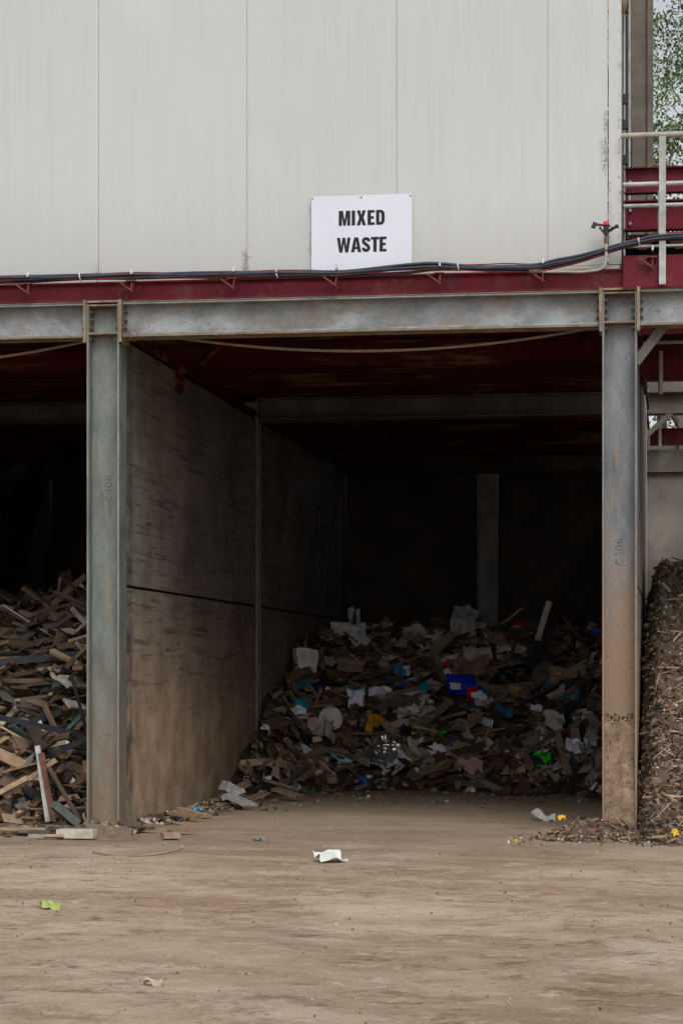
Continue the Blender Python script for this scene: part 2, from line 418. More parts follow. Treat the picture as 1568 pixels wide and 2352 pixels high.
# ------------------------------------------------------------------ sign
sign=empty("mixed_waste_sign")
box("panel",(-3.569,.018,5.535),(-2.564,.030,6.305),M_SIGN,sign,.002)
H=.147
def Mg(): w=.115;return w,[[(0,0),(0,H),(.042,H),(w/2,.055),(w-.042,H),(w,H),(w,0),(w-.031,0),(w-.031,.09),(w/2+.013,0),(w/2-.013,0),(.031,.09),(.031,0)]]
def Ig(): return .034,[[(0,0),(0,H),(.034,H),(.034,0)]]
def Xg():
    w=.095;return w,[[(0,0),(.036,0),(w/2,.046),(w-.036,0),(w,0),(w/2+.021,H/2),(w-.002,H),(w-.037,H),(w/2,H-.046),(.037,H),(.002,H),(w/2-.021,H/2)]]
def Eg():
    w=.070;return w,[[(0,0),(w,0),(w,.026),(.034,.026),(.034,.061),(w-.008,.061),(w-.008,.086),(.034,.086),(.034,H-.026),(w,H-.026),(w,H),(0,H)]]
def Dg():
    w=.086;r=.042;ri=.018
    out=[(0,0)]+[(w-r+r*math.cos(a),r+r*math.sin(a)) for a in [math.radians(-90+i*15) for i in range(7)]]+[(w-r+r*math.cos(a),H-r+r*math.sin(a)) for a in [math.radians(i*15) for i in range(7)]]+[(0,H)]
    t=.033;b=.026;wi=w-t
    inn=[(t,b)]+[(wi-ri+ri*math.cos(a)+.0,b+ri+ri*math.sin(a)) for a in [math.radians(-90+i*15) for i in range(7)]]+[(wi-ri+ri*math.cos(a),H-b-ri+ri*math.sin(a)) for a in [math.radians(i*15) for i in range(7)]]+[(t,H-b)]
    n=len(out);return w,[[out[i],out[(i+1)%n],inn[(i+1)%n],inn[i]] for i in range(n)]
def Wg():
    w=.137;return w,[[(0,H),(.024,0),(.055,0),(w/2,.088),(w-.055,0),(w-.024,0),(w,H),(w-.033,H),(w-.042,.055),(w/2+.014,H),(w/2-.014,H),(.042,.055),(.033,H)]]
def Ag():
    w=.102; xl=lambda z:(w/2-.021)*z/H; a=.030;b=.053
    return w,[[(0,0),(.033,0),(.038,a),(w-.038,a),(w-.033,0),(w,0),(w-xl(b),b),(w-.043,b),(.043,b),(xl(b),b)],
              [(xl(b),b),(.043,b),(w/2,.112),(w/2,H),(w/2-.021,H)],[(w-.043,b),(w-xl(b),b),(w/2+.021,H),(w/2,H),(w/2,.112)]]
def Sg():
    p=[(.072,.103),(.070,.119),(.059,.1295),(.044,.1315),(.030,.1295),(.0195,.120),(.017,.108),(.021,.094),(.034,.083),(.054,.066),(.067,.053),(.071,.038),(.068,.026),(.057,.0175),(.044,.0155),(.030,.018),(.0195,.027),(.0165,.043)]
    t=.0155;L=[];R=[]
    for i,q in enumerate(p):
        a=p[max(0,i-1)];b=p[min(len(p)-1,i+1)];dx,dz=b[0]-a[0],b[1]-a[1];n=math.hypot(dx,dz)
        L.append((q[0]-dz/n*t,q[1]+dx/n*t));R.append((q[0]+dz/n*t,q[1]-dx/n*t))
    return .088,[[L[i],R[i],R[i+1],L[i+1]] for i in range(len(p)-1)]
def Tg(): w=.082;return w,[[(w/2-.017,0),(w/2+.017,0),(w/2+.017,H-.027),(w,H-.027),(w,H),(0,H),(0,H-.027),(w/2-.017,H-.027)]]
def word(gl,gap,xc,z0,name):
    tot=sum(g()[0] for g in gl)+gap*(len(gl)-1); x=xc-tot/2; v=[];f=[]
    for g in gl:
        w,polys=g()
        for pl in polys:
            n=len(v); v+=[(x+a,.0155,z0+b) for a,b in pl]; f.append(tuple(range(n,n+len(pl))))
        x+=w+gap
    mesh_obj(name,v,f,M_INK,sign)
word([Mg,Ig,Xg,Eg,Dg],.0145,-3.064,6.008,"lettering_mixed"); word([Wg,Ag,Sg,Tg,Eg],.004,-3.064,5.742,"lettering_waste")
m=MB()
for x in (-3.555,-3.07,-2.578):
    m.cyl((x,.019,6.285),(x,.012,6.285),.008,8)
m.obj("rivets",M_BOLT,sign)

# ------------------------------------------------------------------ cable bundle
cab=empty("cable_bundle")
path=[(-9,5.55),(-8,5.55),(-6.759,5.545),(-6.1,5.548),(-5.403,5.545),(-4.9,5.535),(-4.512,5.535),(-3.9,5.525),(-3.28,5.515),(-2.759,5.545),(-2.327,5.562),(-1.897,5.535),(-1.343,5.525),(-.919,5.60),(-.497,5.72),(-.204,5.775),(.08,5.79),(1.2,5.78)]
specs=[(0.004,0,.020,M_CBLK),(.020,-.022,.015,M_CBLU),(-.014,-.030,.014,M_CBLK),(.036,.004,.006,M_CRED),(-.028,.004,.014,M_CBLU),(-.028,-.036,.0035,M_CRED),(.004,-.040,.012,M_CBLU)]
for k,(dz,dy,r,mt) in enumerate(specs):
    pts=[]
    for i in range(len(path)-1):
        for s in (0,.5):
            x=path[i][0]*(1-s)+path[i+1][0]*s; z=path[i][1]*(1-s)+path[i+1][1]*s
            pts.append((x,-.075+dy+.012*noise.noise(Vector((x*1.7,k*3,1))),z+dz+.022*noise.noise(Vector((x*1.4,k*5.1,7)))))
    tube("cable",pts,r,mt,cab,3)
m=MB(); w=MB()
for x in (-7.53,-6.463,-5.394,-4.357,-3.333,-2.305,-1.30,-.245):
    lift = 0 if x<-.5 else .10
    m.obox((x+.03,-.06,5.450+lift),(.012,.10,.10),Matrix.Rotation(.15,3,'Y'),(1,1,1))
    m.obox((x-.03,-.09,5.440+lift),(.17,.04,.014),Matrix.Rotation(math.radians(36),3,'Y'),(1,1,1))
    m.box((x-.03,-.125,5.490+lift),(x+.07,-.03,5.498+lift))
    w.box((x+.022,-.132,5.56+lift),(x+.040,-.035,5.59+lift)); w.chunk((x+.03,-.09,5.60+lift),.014,(1,1,1))
m.obj("bracket",simple("rusty_red_bracket",(.17,.05,.045),.8,0,.4,20),cab); w.obj("clip",M_WPL,cab)
m=MB()
for x in (-5.9,-3.9,-2.1,-.35):
    z=np.interp(x,[p[0] for p in path],[p[1] for p in path]); m.cyl((x,-.085,z),(x+.010,-.085,z+.002),.044,12)
m.obj("cable_tie",M_WPL,cab)

# ------------------------------------------------------------------ sprinkler
spr=empty("impact_sprinkler")
tube("riser_pipe",[(-1.36,-.10,5.485),(-1.1,-.11,5.475),(-.80,-.11,5.475),(-.70,-.11,5.50),(-.665,-.11,5.57),(-.66,-.11,5.66),(-.66,-.11,5.76)],.014,M_PVC,spr)
m=MB(); m.cyl((-1.40,-.10,5.487),(-1.28,-.105,5.482),.022,10); m.cyl((-.66,-.11,5.74),(-.66,-.11,5.80),.022,8); m.cyl((-.66,-.11,5.80),(-.66,-.11,5.83),.015,8)
m.obj("fittings",M_BOLT,spr)
m=MB()
m.cyl((-.66,-.11,5.82),(-.66,-.11,5.90),.026,10); m.cyl((-.64,-.11,5.855),(-.55,-.13,5.90),.018,8,r1=.012)
m.obox((-.70,-.11,5.915),(.16,.026,.02),Matrix.Rotation(math.radians(8),3,'Y'),(1,1,1))
m.obox((-.775,-.11,5.915),(.04,.03,.06),Matrix.Rotation(math.radians(25),3,'Y'),(1,1,1))
m.obox((-.62,-.11,5.865),(.08,.03,.018),Matrix.Rotation(math.radians(-50),3,'Y'),(1,1,1))
m.obox((-.70,-.11,5.865),(.08,.03,.018),Matrix.Rotation(math.radians(50),3,'Y'),(1,1,1))
m.box((-.575,-.125,5.885),(-.540,-.095,5.915))
m.obj("head",M_CBLK,spr)
m=MB(); m.cyl((-.66,-.11,5.915),(-.66,-.11,5.95),.032,12,r1=.024); m.obj("cap",M_REDPL,spr)

def sag(x0,z0,x1,z1,dip,y,name):
    tube(name,[(x0+(x1-x0)*t,y,z0+(z1-z0)*t-dip*4*t*(1-t)) for t in [i/12 for i in range(13)]],.015,M_ROPE,None)
sag(-5.35,5.06,-.72,5.02,.22,.42,"sagging_hose"); sag(-10.6,4.99,-5.87,5.0,.24,.42,"sagging_hose")

# ------------------------------------------------------------------ walkway at the right
wk=empty("steel_walkway")
m=MB()
for z0,z1,y in ((6.345,6.60,.55),(5.965,6.26,.50)):
    m.box((-.50,y,z0),(4.5,y+.015,z1)); m.box((-.50,y-.07,z1-.014),(4.5,y+.05,z1)); m.box((-.50,y-.07,z0),(4.5,y+.05,z0+.014))
for z0,z1,y in ((4.66,4.90,2.0),(4.58,4.80,8.05),(5.02,5.25,1.1),(5.05,5.28,3.6)):
    m.box((-.33,y,z0),(4.5,y+.015,z1)); m.box((-.33,y-.07,z1-.014),(4.5,y+.05,z1)); m.box((-.33,y-.07,z0),(4.5,y+.05,z0+.014))
m.obj("red_stringers",M_RED,wk)
m=MB()
for x in (-.44,-.10,.25):
    for z in (6.04,6.17,6.45): m.cyl((x,.49,z),(x,.475,z),.017,6); 
m.obj("bolts",M_RAILD,wk)
m=MB()
for x in (-.38,-.02,.4):
    m.v+= [Vector((x-.10,.6,5.95)),Vector((x+.22,.6,5.95)),Vector((x+.10,.6,5.80)),Vector((x+.02,.6,5.80)),Vector((x-.10,.63,5.95)),Vector((x+.22,.63,5.95)),Vector((x+.10,.63,5.80)),Vector((x+.02,.63,5.80))]
    n=len(m.v)-8; m.f+=[(n,n+3,n+2,n+1),(n+4,n+5,n+6,n+7),(n,n+1,n+5,n+4),(n+1,n+2,n+6,n+5),(n+2,n+3,n+7,n+6),(n+3,n,n+4,n+7)]; m.c+=[(1,1,1)]*8
m.obj("hanger_brackets",simple("rusty_bracket",(.16,.075,.065),.9),wk)
box("floor_grating",(-.50,.8,5.70),(4.5,2.9,5.95),M_BLACK,wk)
box("under_deck",(-.36,.9,5.30),(4.5,4.6,5.34),M_DECK,wk)
for (pts,r,mt) in (([(-.52,-.06,6.785),(4,-.06,6.785)],.028,M_RAILD),([(-.50,-.06,6.31),(4,-.06,6.31)],.024,M_RAIL),([(-.50,.25,6.165),(4,.25,6.165)],.022,M_RAIL),
                   ([(-.48,.2,5.755),(4,.2,5.755)],.016,M_RAILD),
                   ([(-.15,.3,5.9),(-.15,.3,6.32)],.02,M_RAIL),([(-.17,3.9,4.85),(-.17,3.9,5.30)],.024,M_RAIL),([(-.15,1.8,4.5),(-.15,1.8,4.95)],.024,M_RAIL),
                   ([(-.35,1.7,5.03),(4,1.7,5.03)],.022,M_RAIL),([(-.2,7.9,4.55),(-.2,7.9,4.95)],.024,M_RAIL)):
    tube("rail",pts,r,mt,wk,4,False)
box("post",(-.153,-.10,5.33),(-.088,-.085,6.76),M_RAIL,wk,.002)
m=MB(); m.obox((-.24,.2,4.80),(.46,.07,.09),Matrix.Rotation(math.radians(-52),3,'Y'),(1,1,1)); m.obox((-.22,7.6,4.80),(.46,.07,.07),Matrix.Rotation(math.radians(-42),3,'Y'),(1,1,1))
m.obj("knee_brace",M_INB,wk)
m=MB(); m.box((-.37,9.5,4.3),(4.5,9.6,4.86)); m.box((.05,9.4,4.3),(4.5,9.45,8.0)); m.box((-.37,9.4,5.3),(.05,9.5,6.4))
m.obj("rear_screens",M_TAUPE,wk)
cw=empty("concrete_wall")
m=MB(); m.box((-.37,8.1,0),(2.2,8.4,4.22)); m.box((2.22,8.1,0),(4.5,8.4,4.22)); m.obj("panels",M_CONC,cw)
box("capping",(-.37,8.02,4.225),(4.5,8.42,4.52),M_INB,cw)

# ------------------------------------------------------------------ piles
def sm(t): t=max(0,min(1,t)); return t*t*(3-2*t)
def h_mixed(x,y):
    y0=7.45-2.0*math.exp(-((x+5.55)/.5)**2)-2.2*math.exp(-((x+.55)/.6)**2)+.35*noise.noise(Vector((x*1.3,0,3)))
    t=y-y0
    if t<0: return -.03
    z=.36*t+.16*sm(t/.5)
    if z>1.8: z=1.8+(1-math.exp(-(z-1.8)/.5))*.36
    k=sm(t/1.0)
    return z+k*(.22*noise.noise(Vector((x*.9,y*.9,1)))+.14*noise.noise(Vector((x*2.4,y*2.4,5))))
def h_wood(x,y):
    y0=.25+.3*noise.noise(Vector((x*1.1,3,3)))
    t=y-y0
    if t<0: return -.03
    z=.66*t+.1*sm(t/.4); cap=2.65-.24*(-5.9-x)
    if z>cap-.6: z=cap-.6+(1-math.exp(-(z-cap+.6)/.6))*.6
    return z+sm(t)*(.22*noise.noise(Vector((x*1.1,y*1.1,11)))+.1*noise.noise(Vector((x*3,y*3,5))))
def h_rub(x,y):
    if x>-.36 or y<-.02:
        z=.50*(y+1.25)
        if z>2.4: z=2.4+(1-math.exp(-(z-2.4)/.6))*.6
        if x<-.15: z-= .62*sm((-.15-x)/.3)+.35*max(0,-.15-x)
    else: z=-1
    z=max(z,.20*math.exp(-((x+.75)/.42)**2-((y+.45)/.42)**2)-.03)
    if x<-.36 and y>-.02: z=.16*math.exp(-((x+.8)/.35)**2-((y-.3)/.9)**2)-.03
    return z+ (.14*noise.noise(Vector((x*1.8,y*1.8,1)))+.08*noise.noise(Vector((x*5,y*5,5)))+.045*noise.noise(Vector((x*13,y*13,5))))*sm((z+.03)*4)
def field(name,h,x0,x1,y0,y1,st,mat,parent,col):
    nx=int((x1-x0)/st);ny=int((y1-y0)/st);v=[];f=[];c=[]
    for j in range(ny+1):
        for i in range(nx+1):
            x=x0+(x1-x0)*i/nx;y=y0+(y1-y0)*j/ny;v.append((x,y,h(x,y)-.03));k=RNG.uniform(.6,1.3);c.append(tuple(q*k for q in col))
    for j in range(ny):
        for i in range(nx):
            a=j*(nx+1)+i
            if max(v[a][2],v[a+1][2],v[a+nx+1][2],v[a+nx+2][2])>-.055: f.append((a,a+1,a+nx+2,a+nx+1))
    return mesh_obj(name,v,f,mat,parent,c)
def surf_rot(h,x,y,tilt,yaw=None):
    e=.12; n=Vector((-(h(x+e,y)-h(x-e,y))/(2*e),-(h(x,y+e)-h(x,y-e))/(2*e),1)).normalized()
    n=(n+Vector((RNG.gauss(0,tilt),RNG.gauss(0,tilt),0))).normalized()
    a=RNG.uniform(0,math.pi*2) if yaw is None else yaw
    t=Vector((math.cos(a),math.sin(a),0)); t=(t-n*t.dot(n)).normalized(); b=n.cross(t)
    return Matrix((t,b,n)).transposed(), n
def pick(pal,lo=.55,hi=1.35):
    r=RNG.random()*sum(p[0] for p in pal)
    for w,c in pal:
        r-=w
        if r<0: break
    k=RNG.uniform(lo,hi); return tuple(min(.85,q*k) for q in c)
BR=[(5,(.18,.12,.075)),(4,(.29,.20,.13)),(3,(.08,.056,.041)),(2.2,(.44,.32,.21)),(1.6,(.19,.175,.16)),(1.4,(.03,.03,.032))]
MIXP=BR+[(2.0,(.50,.48,.45)),(1.3,(.80,.80,.86)),(.25,(.03,.32,.55)),(.12,(.50,.03,.03)),(.2,(.03,.09,.45)),(.2,(.12,.26,.20)),(.1,(.65,.38,.03)),(.08,(.03,.5,.08))]
def inside_mixed(x): return max(-5.46,min(-.75,x))
mp=empty("mixed_waste_pile")
field("pile_body",h_mixed,-5.50,-.70,4.2,15.9,.10,M_DEB,mp,(.04,.029,.021))
m=MB()
for k in range(4700):
    y=4.6+11.1*RNG.random()**1.1; x=RNG.uniform(-5.45,-.72); z=h_mixed(x,y)
    if z<0.0: continue
    big = RNG.random()<.28
    R,n=surf_rot(h_mixed,x,y,.42); col=pick(MIXP); p=(x,y,z+RNG.uniform(-.04,.09)); t=RNG.random()
    low = .55 if z<.12 else 1
    if t<.46:
        L=RNG.uniform(.12,.45)*(1.9 if big else 1)*low
        if x-L/2<-5.5 or x+L/2>-.7: x=inside_mixed(x); L=min(L,.3); p=(max(-5.36,min(-.85,x)),y,p[2])
        m.obox(p,(L,RNG.uniform(.02,.11),RNG.uniform(.008,.035)),R,pick(BR) if RNG.random()<.85 else col,.06,.4)
    elif t<.90:
        s=RNG.uniform(.07,.24)*(1.8 if big else 1)*low
        p=(max(-5.5+s*.6,min(-.7-s*.6,x)),y,p[2])
        m.sheet(p,s,s*RNG.uniform(.4,1),R,col,s*.28,3,3,k*.37,0,.25)
    else:
        m.chunk(p,RNG.uniform(.02,.07),col,(1,RNG.uniform(.5,1),RNG.uniform(.4,1)))
BIGP=[(5,(.24,.16,.10)),(3,(.38,.275,.18)),(2.2,(.52,.50,.47)),(1.3,(.80,.80,.86)),(2,(.05,.045,.042)),(1,(.17,.16,.15))]
for k in range(420):
    y=7.6+8.0*RNG.random(); x=RNG.uniform(-5.0,-1.1); z=h_mixed(x,y)
    if z<.15: continue
    R,n=surf_rot(h_mixed,x,y,.42); t=RNG.random()
    if t<.5:
        L=RNG.uniform(.45,1.2); L=min(L,2*(x+5.45),2*(-.75-x)); m.obox((x,y,z+.12),(L,RNG.uniform(.04,.16),RNG.uniform(.015,.04)),R,pick(BR,.7,1.3),.04,.3)
    else:
        s=RNG.uniform(.28,.6); m.sheet((x,y,z+.10),s,s*RNG.uniform(.45,.9),R,pick(BIGP,.75,1.2),s*.18,6,5,k*.73,0,.3)
for k in range(60):
    y=7.7+6.2*RNG.random()**1.3; x=RNG.uniform(-5.1,-1.0); z=h_mixed(x,y)
    if z<.1: continue
    s=RNG.uniform(.10,.28); R=Matrix.Rotation(RNG.uniform(-.6,.6),3,'Z')@Matrix.Rotation(math.radians(RNG.uniform(35,75)),3,'X')@Matrix.Rotation(RNG.uniform(-.6,.6),3,'Y')
    m.sheet((x,y,z+.15),s,s*RNG.uniform(.4,1),R,pick([(5,(.80,.80,.88)),(3,(.62,.60,.56)),(1,(.04,.35,.6)),(.5,(.05,.12,.5)),(.3,(.6,.05,.04)),(.5,(.2,.36,.3))],.7,1.05),s*.4,6,5,k*.53,0,.3)
m.obj("loose_waste",M_DEB,mp)
def item_mat(n,c,r=.5,dirt=.35,metal=0): return simple(n,c,r,metal,.12,9,(.18,.135,.10),dirt*.6)
def sheet_item(name,x,y,w,h,mat,tilt=(50,0,0),lift=.12,amp=.1,seed=1.0,curl=0,parent=mp,hf=h_mixed,thick=0.0,nx=12,ny=10,jag=.10):
    if parent is mp: lift+=.09
    mm=MB(); R=Matrix.Rotation(math.radians(tilt[2]),3,'Z')@Matrix.Rotation(math.radians(tilt[0]),3,'X')@Matrix.Rotation(math.radians(tilt[1]),3,'Y')
    mm.sheet((x,y,hf(x,y)+lift),w,h,R,(1,1,1),amp,nx,ny,seed,curl,jag)
    o=mm.obj(name,mat,parent,thick==0)
    if thick:
        s=o.modifiers.new("sol",'SOLIDIFY'); s.thickness=thick
    return o
def crumple(name,x,y,z,size,mat,seed=1.0,parent=mp,amp=.5):
    import bmesh
    bm=bmesh.new(); bmesh.ops.create_icosphere(bm,subdivisions=5,radius=1)
    for v in bm.verts:
        d=v.co.normalized(); k=1+amp*(noise.noise(d*1.3+Vector((seed,0,0)))*.8)+amp*.45*(abs(noise.noise(d*3.2+Vector((0,seed,0))))-.3)+amp*.2*abs(noise.noise(d*8+Vector((0,seed,3))))
        v.co=Vector((x,y,z))+Vector((d.x*k*size[0],d.y*k*size[1],d.z*k*size[2]))
    me=D.meshes.new(name); bm.to_mesh(me); bm.free(); me.materials.append(mat)
    me.polygons.foreach_set("use_smooth",[True]*len(me.polygons))
    o=D.objects.new(name,me); scene.collection.objects.link(o); o.parent=parent; return o
foam=item_mat("white_foam",(.82,.82,.84),.9,.2); paper=item_mat("white_paper",(.80,.80,.92),.8,.1)
greyb=item_mat("grey_board",(.62,.61,.61),.9,.3)
sheet_item("foam_block",-5.22,9.9,.30,.42,foam,(72,8,12),.22,.05,1,0,thick=.16,nx=5,ny=5)
sheet_item("foam_sheet",-4.95,12.2,.50,.30,foam,(48,-4,10),.15,.10,3,0,thick=.03)
sheet_item("foam_sheet",-4.75,12.0,.25,.22,foam,(35,-14,40),.10,.08,3,0,thick=.03)
sheet_item("plaster_board",-3.24,12.9,.36,.62,greyb,(62,6,-8),.24,.16,5,0,thick=.02)
sheet_item("plaster_board",-3.05,13.5,.26,.26,foam,(60,10,20),.18,.06,8,0,thick=.02)
sheet_item("board",-3.80,12.4,.62,.30,greyb,(40,12,18),.12,.08,9,0,thick=.015)
sheet_item("board",-5.05,13.5,.18,.32,paper,(65,10,10),.16,.05,9,0,thick=.01)
sheet_item("board",-2.9,11.5,.40,.24,greyb,(48,-12,28),.12,.08,91,0,thick=.015)
sheet_item("board",-4.3,12.9,.40,.24,greyb,(48,-12,28),.12,.08,92,0,thick=.015)
sheet_item("paper_sheet",-4.45,13.1,.22,.2,paper,(55,10,10),.1,.08,9.5)
sheet_item("plastic_carton",-3.02,10.1,.42,.34,item_mat("blue_card",(.018,.025,.58),.35,.05),(55,10,12),.24,.03,12,0,thick=.02,jag=.05)
sheet_item("plastic_carton_end",-2.83,9.90,.18,.22,item_mat("red_card",(.70,.015,.02),.35,.05),(50,10,12),.20,.03,12,0,thick=.02)
sheet_item("carton_patch",-3.10,9.98,.16,.12,paper,(55,10,12),.27,.0,12,0)
sheet_item("paper_sheet",-4.18,9.9,.33,.24,paper,(50,5,-14),.14,.06,14); sheet_item("paper_sheet",-2.72,9.7,.22,.22,paper,(60,5,14),.12,.07,15)
sheet_item("paper_sheet",-4.42,9.3,.24,.28,paper,(60,-20,14),.14,.12,16); sheet_item("paper_sheet",-3.95,10.9,.2,.15,paper,(50,-20,14),.1,.06,17)
sheet_item("paper_sheet",-3.4,11.6,.36,.13,paper,(45,-5,8),.1,.06,18); sheet_item("paper_sheet",-5.1,8.3,.24,.14,paper,(45,-5,8),.08,.06,19)
sheet_item("paper_sheet",-1.35,9.4,.3,.2,paper,(45,-5,-8),.08,.06,20); sheet_item("paper_sheet",-1.9,9.2,.16,.14,paper,(45,25,-8),.08,.05,21)
sheet_item("paper_sheet",-4.85,9.7,.18,.14,paper,(45,25,-8),.08,.05,23); sheet_item("paper_sheet",-1.2,13.6,.3,.16,paper,(45,25,-8),.08,.05,24)
sheet_item("cyan_plastic",-4.5,9.75,.28,.22,item_mat("cyan_plastic",(.01,.36,.58),.35,.1),(55,-12,20),.17,.12,22)
sheet_item("cyan_plastic",-3.55,10.0,.16,.22,item_mat("teal_plastic",(.02,.30,.42),.35,.1),(55,-12,20),.12,.10,25)
sheet_item("blue_plastic",-1.4,9.9,.30,.12,item_mat("blue_plastic",(.04,.2,.32),.4,.2),(40,-8,0),.1,.08,26)
sheet_item("blue_plastic",-1.05,10.9,.24,.10,item_mat("blue_plastic2",(.03,.15,.4),.4,.2),(40,-8,20),.1,.08,27)
sheet_item("red_plastic",-3.28,11.2,.2,.12,M_REDPL,(40,-8,40),.1,.1,28)
sheet_item("blue_scrap",-4.0,10.8,.16,.14,item_mat("blue_plastic3",(.03,.28,.5),.4,.1),(40,-8,40),.1,.1,29)
sheet_item("blue_scrap",-2.9,8.6,.12,.12,item_mat("blue_plastic4",(.04,.32,.6),.4,.1),(40,-8,40),.08,.1,29)
sheet_item("blue_scrap",-1.5,8.3,.18,.14,item_mat("blue_plastic5",(.04,.28,.55),.4,.1),(40,-8,40),.08,.1,31)
sheet_item("green_bag",-1.72,7.75,.20,.16,item_mat("green_plastic",(.03,.62,.04),.35,.1),(55,-8,40),.10,.16,30)
sheet_item("green_scrap",-3.12,8.25,.12,.08,item_mat("green_plastic2",(.05,.5,.04),.35,.1),(50,-8,10),.10,.1,32)
sheet_item("teal_plastic",-5.2,9.3,.2,.1,item_mat("teal2",(.01,.24,.23),.35,.1),(50,-8,10),.10,.1,33)
sheet_item("yellow_scrap",-2.2,9.8,.08,.06,item_mat("yellow_plastic",(.65,.42,.02),.4,.1),(50,-8,10),.09,.03,34)
sheet_item("orange_bag",-4.12,8.9,.15,.34,item_mat("orange_plastic",(.66,.33,.02),.35,.3),(60,20,-30),.18,.2,35)
sheet_item("beige_bag",-4.72,8.05,.34,.38,item_mat("beige_film",(.44,.38,.33),.45,.3),(62,10,12),.2,.2,36)
sheet_item("white_bag",-1.66,8.6,.34,.34,item_mat("clear_film",(.55,.54,.53),.4,.4),(58,-8,-12),.18,.2,37)
sheet_item("pink_cloth",-2.67,7.62,.30,.16,item_mat("pink_cloth",(.46,.28,.27),.9,.3),(45,0,-4),.08,.14,38)
sheet_item("printed_bag",-3.45,8.05,.20,.16,item_mat("pale_green_bag",(.46,.48,.36),.5,.3),(52,0,10),.12,.08,39)
card=item_mat("cardboard",(.36,.25,.16),.9,.4)
sheet_item("cardboard",-4.75,11.0,.42,.26,card,(48,10,-6),.14,.06,40,thick=.01); sheet_item("cardboard",-2.65,12.4,.50,.34,card,(46,18,24),.15,.08,41,thick=.01)
sheet_item("cardboard",-1.5,10.4,.56,.30,card,(46,-8,-6),.18,.1,42,thick=.01); sheet_item("cardboard",-1.25,11.3,.4,.2,card,(46,8,30),.14,.1,43,thick=.01)
sheet_item("cardboard",-2.3,10.2,.5,.22,item_mat("wood_board",(.25,.16,.10),.8,.4),(50,4,6),.14,.04,44,thick=.02)
M_SILV=simple("silver_film",(.5,.5,.52),.22,.85,.35,5)
crumple("silver_bag",-3.86,7.8,h_mixed(-3.86,8.0)+.20,(.22,.15,.22),M_SILV,2.2,amp=.7)
crumple("black_bag",-2.30,10.9,h_mixed(-2.3,10.9)+.14,(.30,.2,.17),simple("black_film",(.012,.012,.014),.4,0,.2,6),5.2)
mm=MB(); z=h_mixed(-4.66,8.75)+.24; mm.cyl((-4.66,8.42,z),(-4.655,8.48,z+.03),.165,28); mm.obj("tub_lid",foam,mp)
for k in range(9):
    x=-2.74+k*.032; mm=MB(); z=h_mixed(-2.6,8.9)+.22-.012*k; mm.cyl((x,8.7,z),(x+.022,8.7,z-.006),.062 if k%2 else .055,16); mm.obj("corrugated_hose",foam,mp)
mm=MB(); z=h_mixed(-2.04,12.6); mm.obox((-2.02,12.4,z+.34),(.09,.02,.86),Matrix.Rotation(math.radians(17),3,'Y'),(1,1,1)); mm.obj("white_trim_board",foam,mp)
tube("cyan_strap",[(-4.75+.5*t,7.85+.05*math.sin(9*t),h_mixed(-4.5,7.9)+.12+.07*math.sin(t*6)) for t in [i/8 for i in range(9)]],.014,item_mat("cyan_strap",(.14,.42,.5),.4,.1),mp)
tube("green_wire",[(-2.9,9.4,h_mixed(-2.9,9.4)+.08),(-2.75,9.8,h_mixed(-2.7,9.8)+.2),(-2.66,10.2,h_mixed(-2.66,10.2)+.35),(-2.7,10.6,h_mixed(-2.7,10.6)+.25)],.006,item_mat("green_wire",(.02,.2,.07),.5,.1),mp)
mm=MB()
for (x,y,L,wd,ya,ti,c) in ((-1.3,9.6,1.1,.12,20,-18,(.22,.145,.095)),(-1.5,9.0,.9,.10,75,40,(.15,.095,.065)),(-3.6,9.2,.6,.06,10,8,(.38,.29,.21)),(-4.7,10.6,.6,.06,-30,14,(.42,.33,.24)),
    (-2.0,11.8,.9,.08,12,-6,(.2,.14,.09)),(-1.0,7.5,.6,.14,60,35,(.40,.37,.35)),(-3.3,8.4,.5,.05,-25,10,(.46,.34,.23)),(-4.3,11.6,.5,.05,60,20,(.46,.34,.23)),(-1.3,8.0,.35,.12,80,70,(.3,.2,.14)),(-2.4,8.3,.5,.1,-18,-8,(.34,.23,.15))):
    R=Matrix.Rotation(math.radians(ya),3,'Z')@Matrix.Rotation(math.radians(ti),3,'Y'); mm.obox((x,y,h_mixed(x,y)+.18),(L,wd,.03),R,c)
mm.obj("boards",M_DEB,mp)

# wood pile
wp=empty("wood_waste_pile")
field("pile_body",h_wood,-10.6,-5.87,-.2,9,.12,M_DEB,wp,(.02,.015,.011))
WOOD=[(5,(.11,.073,.047)),(4,(.19,.127,.08)),(3.6,(.045,.032,.023)),(2.2,(.36,.255,.16)),(1.8,(.13,.125,.115)),(1.1,(.02,.024,.03)),(.7,(.48,.43,.36)),(.3,(.05,.09,.085))]
m=MB()
for k in range(3900):
    y=.1+7.0*RNG.random()**1.3; x=RNG.uniform(-9.4,-5.93); z=h_wood(x,y)
    if z<0: continue
    L=RNG.uniform(.12,.6) if RNG.random()<.7 else RNG.uniform(.6,1.4)
    if z<.2: L*=.5
    yaw=RNG.gauss(.1,.6) if RNG.random()<.55 else None
    R,n=surf_rot(h_wood,x,y,.48,yaw); ex=abs((R@Vector((L/2,0,0))).x)
    x=min(x,-5.90-ex-.02)
    kk=1.2 if z<.8 else .8
    c=tuple(q*kk for q in pick(WOOD))
    m.obox((x,y,h_wood(x,y)+RNG.uniform(-.06,.14)),(L,RNG.choice((.02,.03,.04,.06,.08,.10,.15)),RNG.choice((.015,.02,.035,.045))),R,c,.05,.35)
m.obj("timber_offcuts",M_DEB,wp)
mm=MB()
